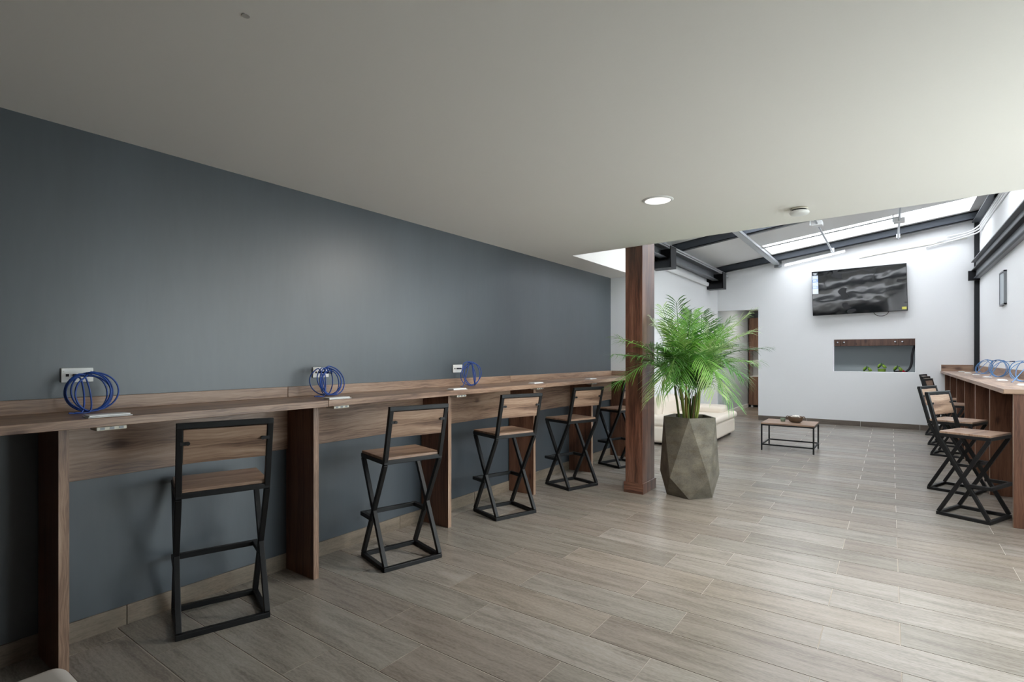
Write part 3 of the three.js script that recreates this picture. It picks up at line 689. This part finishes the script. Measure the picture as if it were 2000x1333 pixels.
// =====================================================================
// TELEVISION, PICTURES
// =====================================================================
{
  const t = thing('television', 'large flat television mounted high on the white back wall', 'television', P(-0.52, 2.64, BACK - 0.1));
  t.rotation.set(-0.012, 0.05, 0.024);
  const W = 1.535, H = 0.885;
  mesh('casing', plain(box(-W / 2, W / 2, -H / 2, H / 2, -0.02, 0.025, 0.004)), M.blackSoft, t);
  // the panel keeps its slightly wavy protective film
  const g = new THREE.PlaneGeometry(W - 0.016, H - 0.016, 60, 30), p = g.attributes.position;
  for (let i = 0; i < p.count; i++) p.setZ(i, 0.0212 + 0.0012 * Math.sin(p.getX(i) * 6.5 + p.getY(i) * 2) + 0.0006 * fbm(p.getX(i) * 2.5, p.getY(i) * 5, 2));
  g.computeVertexNormals();
  mesh('screen', g, M.screen, t);
  const cv = document.createElement('canvas'); cv.width = 96; cv.height = 384; const c = cv.getContext('2d');
  c.fillStyle = '#dfe4f0'; c.fillRect(0, 0, 96, 384); c.fillStyle = '#20262e'; c.fillRect(0, 0, 96, 58);
  c.fillStyle = '#e8ecf2'; c.fillRect(16, 16, 60, 10); c.fillRect(26, 34, 44, 8);
  for (let i = 0; i < 4; i++) { c.fillStyle = ['#b9c6ea', '#8fa6e0', '#c9d4f0', '#aebfe8'][i]; c.fillRect(0, 62 + i * 60, 96, 54); c.fillStyle = '#eef2fb'; c.fillRect(10, 74 + i * 60, 50, 9); c.fillRect(10, 92 + i * 60, 70, 7); }
  const tx = new THREE.CanvasTexture(cv); tx.colorSpace = THREE.SRGBColorSpace;
  const st = mesh('spec_sticker', new THREE.PlaneGeometry(0.1, 0.43).translate(-W / 2 + 0.058, H / 2 - 0.235, 0.0245), std({ map: tx, roughness: 0.4 }), t); st.userData.label = 'pale blue printed feature strip';
  const ys = mesh('energy_sticker', new THREE.PlaneGeometry(0.07, 0.05).translate(W / 2 - 0.055, -H / 2 + 0.05, 0.0245), std({ color: '#d9d267', roughness: 0.5 }), t); ys.userData.label = 'small yellow sticker';
  mesh('power_cable', tube([V(0.24, -H / 2 + 0.01, -0.02), V(0.28, -H / 2 - 0.05, -0.01), V(0.37, -H / 2 - 0.075, 0.0), V(0.45, -H / 2 - 0.045, -0.01), V(0.48, -H / 2 + 0.01, -0.02)], 0.006, 30, 6), M.blackSoft, t);
  mesh('wall_mount', plain(box(-0.2, 0.2, -0.15, 0.15, 0.025, 0.06)), M.blackSoft, t);
  const f = thing('picture_frame', 'narrow framed picture on the right wall above the counter', 'picture', P(XR, 2.06, 9.55));
  mesh('frame', [plain(box(-0.03, 0, 0, 0.46, 0, 0.02)), plain(box(-0.03, 0, 0, 0.46, 0.36, 0.38)), plain(box(-0.03, 0, 0, 0.02, 0, 0.38)), plain(box(-0.03, 0, 0.44, 0.46, 0, 0.38))], M.steelGrey, f);
  mesh('canvas', plain(box(-0.022, -0.002, 0.02, 0.44, 0.02, 0.36)), M.grayWall, f);
  const q = thing('picture_frame', 'small grey-green picture on the white left wall behind the palm top', 'picture', P(XL, 1.98, 9.75));
  mesh('frame', [plain(box(0, 0.025, 0, 0.3, 0, 0.02)), plain(box(0, 0.025, 0, 0.3, 0.58, 0.6)), plain(box(0, 0.025, 0, 0.02, 0, 0.6)), plain(box(0, 0.025, 0.28, 0.3, 0, 0.6))], M.galv, q);
  mesh('canvas', plain(box(0.002, 0.018, 0.02, 0.28, 0.02, 0.58)), M.canvas, q);
}

// =====================================================================
// BEHIND THE BACK WALL: passage cabinet and kitchen
// =====================================================================
{
  const t = thing('tall_cabinet', 'tall brown cabinet with open white shelves at the end of the passage', 'cabinet', P(-2.62, 0, 15.3));
  const w = (a, b, y0, y1, d0, d1) => metreUV(plain(box(a, b, y0, y1, d0, d1)), 'y', [2.4, 1.2], [rr(0, 5), rr(0, 5)]);
  mesh('side_panel', w(-0.5, -0.46, 0.06, 2.4, 0, 0.45), M.column, t);
  mesh('upper_door', w(-0.46, 0.5, 1.52, 2.4, 0, 0.4), M.cabinet, t);
  mesh('lower_door', w(-0.46, 0.5, 0.06, 0.82, 0, 0.4), M.cabinet, t);
  mesh('back_panel', plain(box(-0.46, 0.5, 0.82, 1.52, 0.38, 0.4)), M.plastic, t);
  mesh('shelf', plain(box(-0.46, 0.5, 1.16, 1.18, 0.02, 0.38)), M.plastic, t);
  mesh('shelf', plain(box(-0.46, 0.5, 0.82, 0.835, 0.0, 0.38)), M.plastic, t);
  for (const x of [-0.45, 0.4]) mesh('foot', plain(box(x, x + 0.05, 0, 0.06, 0.03, 0.08)), M.galv, t);
  single('floor_strip', plain(box(XL + 0.014, XL + 0.05, 0, 0.09, BACK + 0.2, 15.2)), M.plastic, 'pale skirting strip along the passage wall', 'skirting', null, 'structure');
  const l = thing('ceiling_light', 'small ceiling light inside the passage', 'lamp', P(-2.2, 2.6, 13.7));
  mesh('lens', new THREE.CylinderGeometry(0.09, 0.09, 0.012, 28).translate(0, -0.006, 0), glow('#fff8ee', 1.4), l);
  const a = new THREE.RectAreaLight('#fff4e6', CORRIDOR, 0.16, 0.16); a.position.set(0, -0.016, 0); a.rotation.x = -Math.PI / 2; l.add(a);

  const k = thing('wall_cabinet', 'row of dark brown kitchen wall cabinets seen through the hatch', 'cabinet', P(-0.3, 1.6, 14.05));
  for (let i = 0; i < 5; i++) {
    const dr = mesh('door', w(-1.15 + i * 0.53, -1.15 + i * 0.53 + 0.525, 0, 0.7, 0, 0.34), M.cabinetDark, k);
    mesh('knob', new THREE.SphereGeometry(0.018, 12, 8).translate(-1.15 + i * 0.53 + (i % 2 ? 0.06 : 0.465), 0.08, 0.012), M.galv, dr);
  }
  const wt = thing('worktop', 'kitchen worktop behind the hatch', 'counter', P(-0.2, 0.86, 13.8));
  mesh('slab', plain(box(-1.25, 1.4, 0, 0.04, 0, 0.58)), M.grayWall, wt);
  mesh('carcass', plain(box(-1.25, 1.4, -0.86, 0, 0.03, 0.58)), M.cabinet, wt);
  const kl = thing('ceiling_light', 'ceiling light inside the kitchen behind the hatch', 'lamp', P(-0.3, 2.6, 13.3));
  mesh('lens', new THREE.CylinderGeometry(0.09, 0.09, 0.012, 28).translate(0, -0.006, 0), glow('#fff8ee', 1.4), kl);
  const b = new THREE.RectAreaLight('#f4f6ff', KITCHEN, 0.16, 0.16); b.position.set(0, -0.016, 0); b.rotation.x = -Math.PI / 2; kl.add(b);
  const lathe = (p) => new THREE.LatheGeometry(p.map(([a, c]) => new THREE.Vector2(a, c)), 20);
  const pots = [[-0.42, 0.24, 'green pot plant on the left behind the hatch'], [-0.16, 0.33, 'tallest green pot plant in the middle behind the hatch'], [0.12, 0.26, 'dark-leaved pot plant on the right behind the hatch']];
  pots.forEach(([x, h, nm], i) => {
    const p = thing('pot_plant', nm, 'plant', P(x, 0.9, 13.92));
    mesh('pot', lathe([[0, 0], [0.055, 0], [0.075, h * 0.6], [0.065, h * 0.6], [0, h * 0.55]]), i === 2 ? M.blackSoft : M.greenPot, p);
    for (let j = 0; j < 7; j++) {
      const a = j * 0.9, g = new THREE.SphereGeometry(0.05, 8, 6); g.scale(0.5, 1, 0.25); g.rotateZ(0.7); g.rotateY(a); g.translate(Math.cos(a) * 0.05, h * 0.75 + 0.02 * (j % 3), -Math.sin(a) * 0.05);
      mesh('leaf', g, j % 2 ? M.leafDark : M.greenPot, p);
    }
  });
  const q = thing('hose_stand', 'dark curved hose with a red foot at the right of the hatch', 'hose', P(0.33, 0.9, 14.15));
  mesh('hose', tube([V(-0.12, 0.1, 0), V(-0.02, 0.18, 0), V(0.03, 0.32, 0), V(0.04, 0.5, 0), V(0.09, 0.74, 0)], 0.022, 30, 8), M.blackSoft, q);
  mesh('foot', lathe([[0, 0], [0.09, 0], [0.08, 0.12], [0.04, 0.17], [0, 0.18]]).translate(-0.14, 0, 0), M.red, q);
}

scene.traverse((o) => { if (o.isMesh) { o.castShadow = true; o.receiveShadow = true; } });
renderer.render(scene, camera);
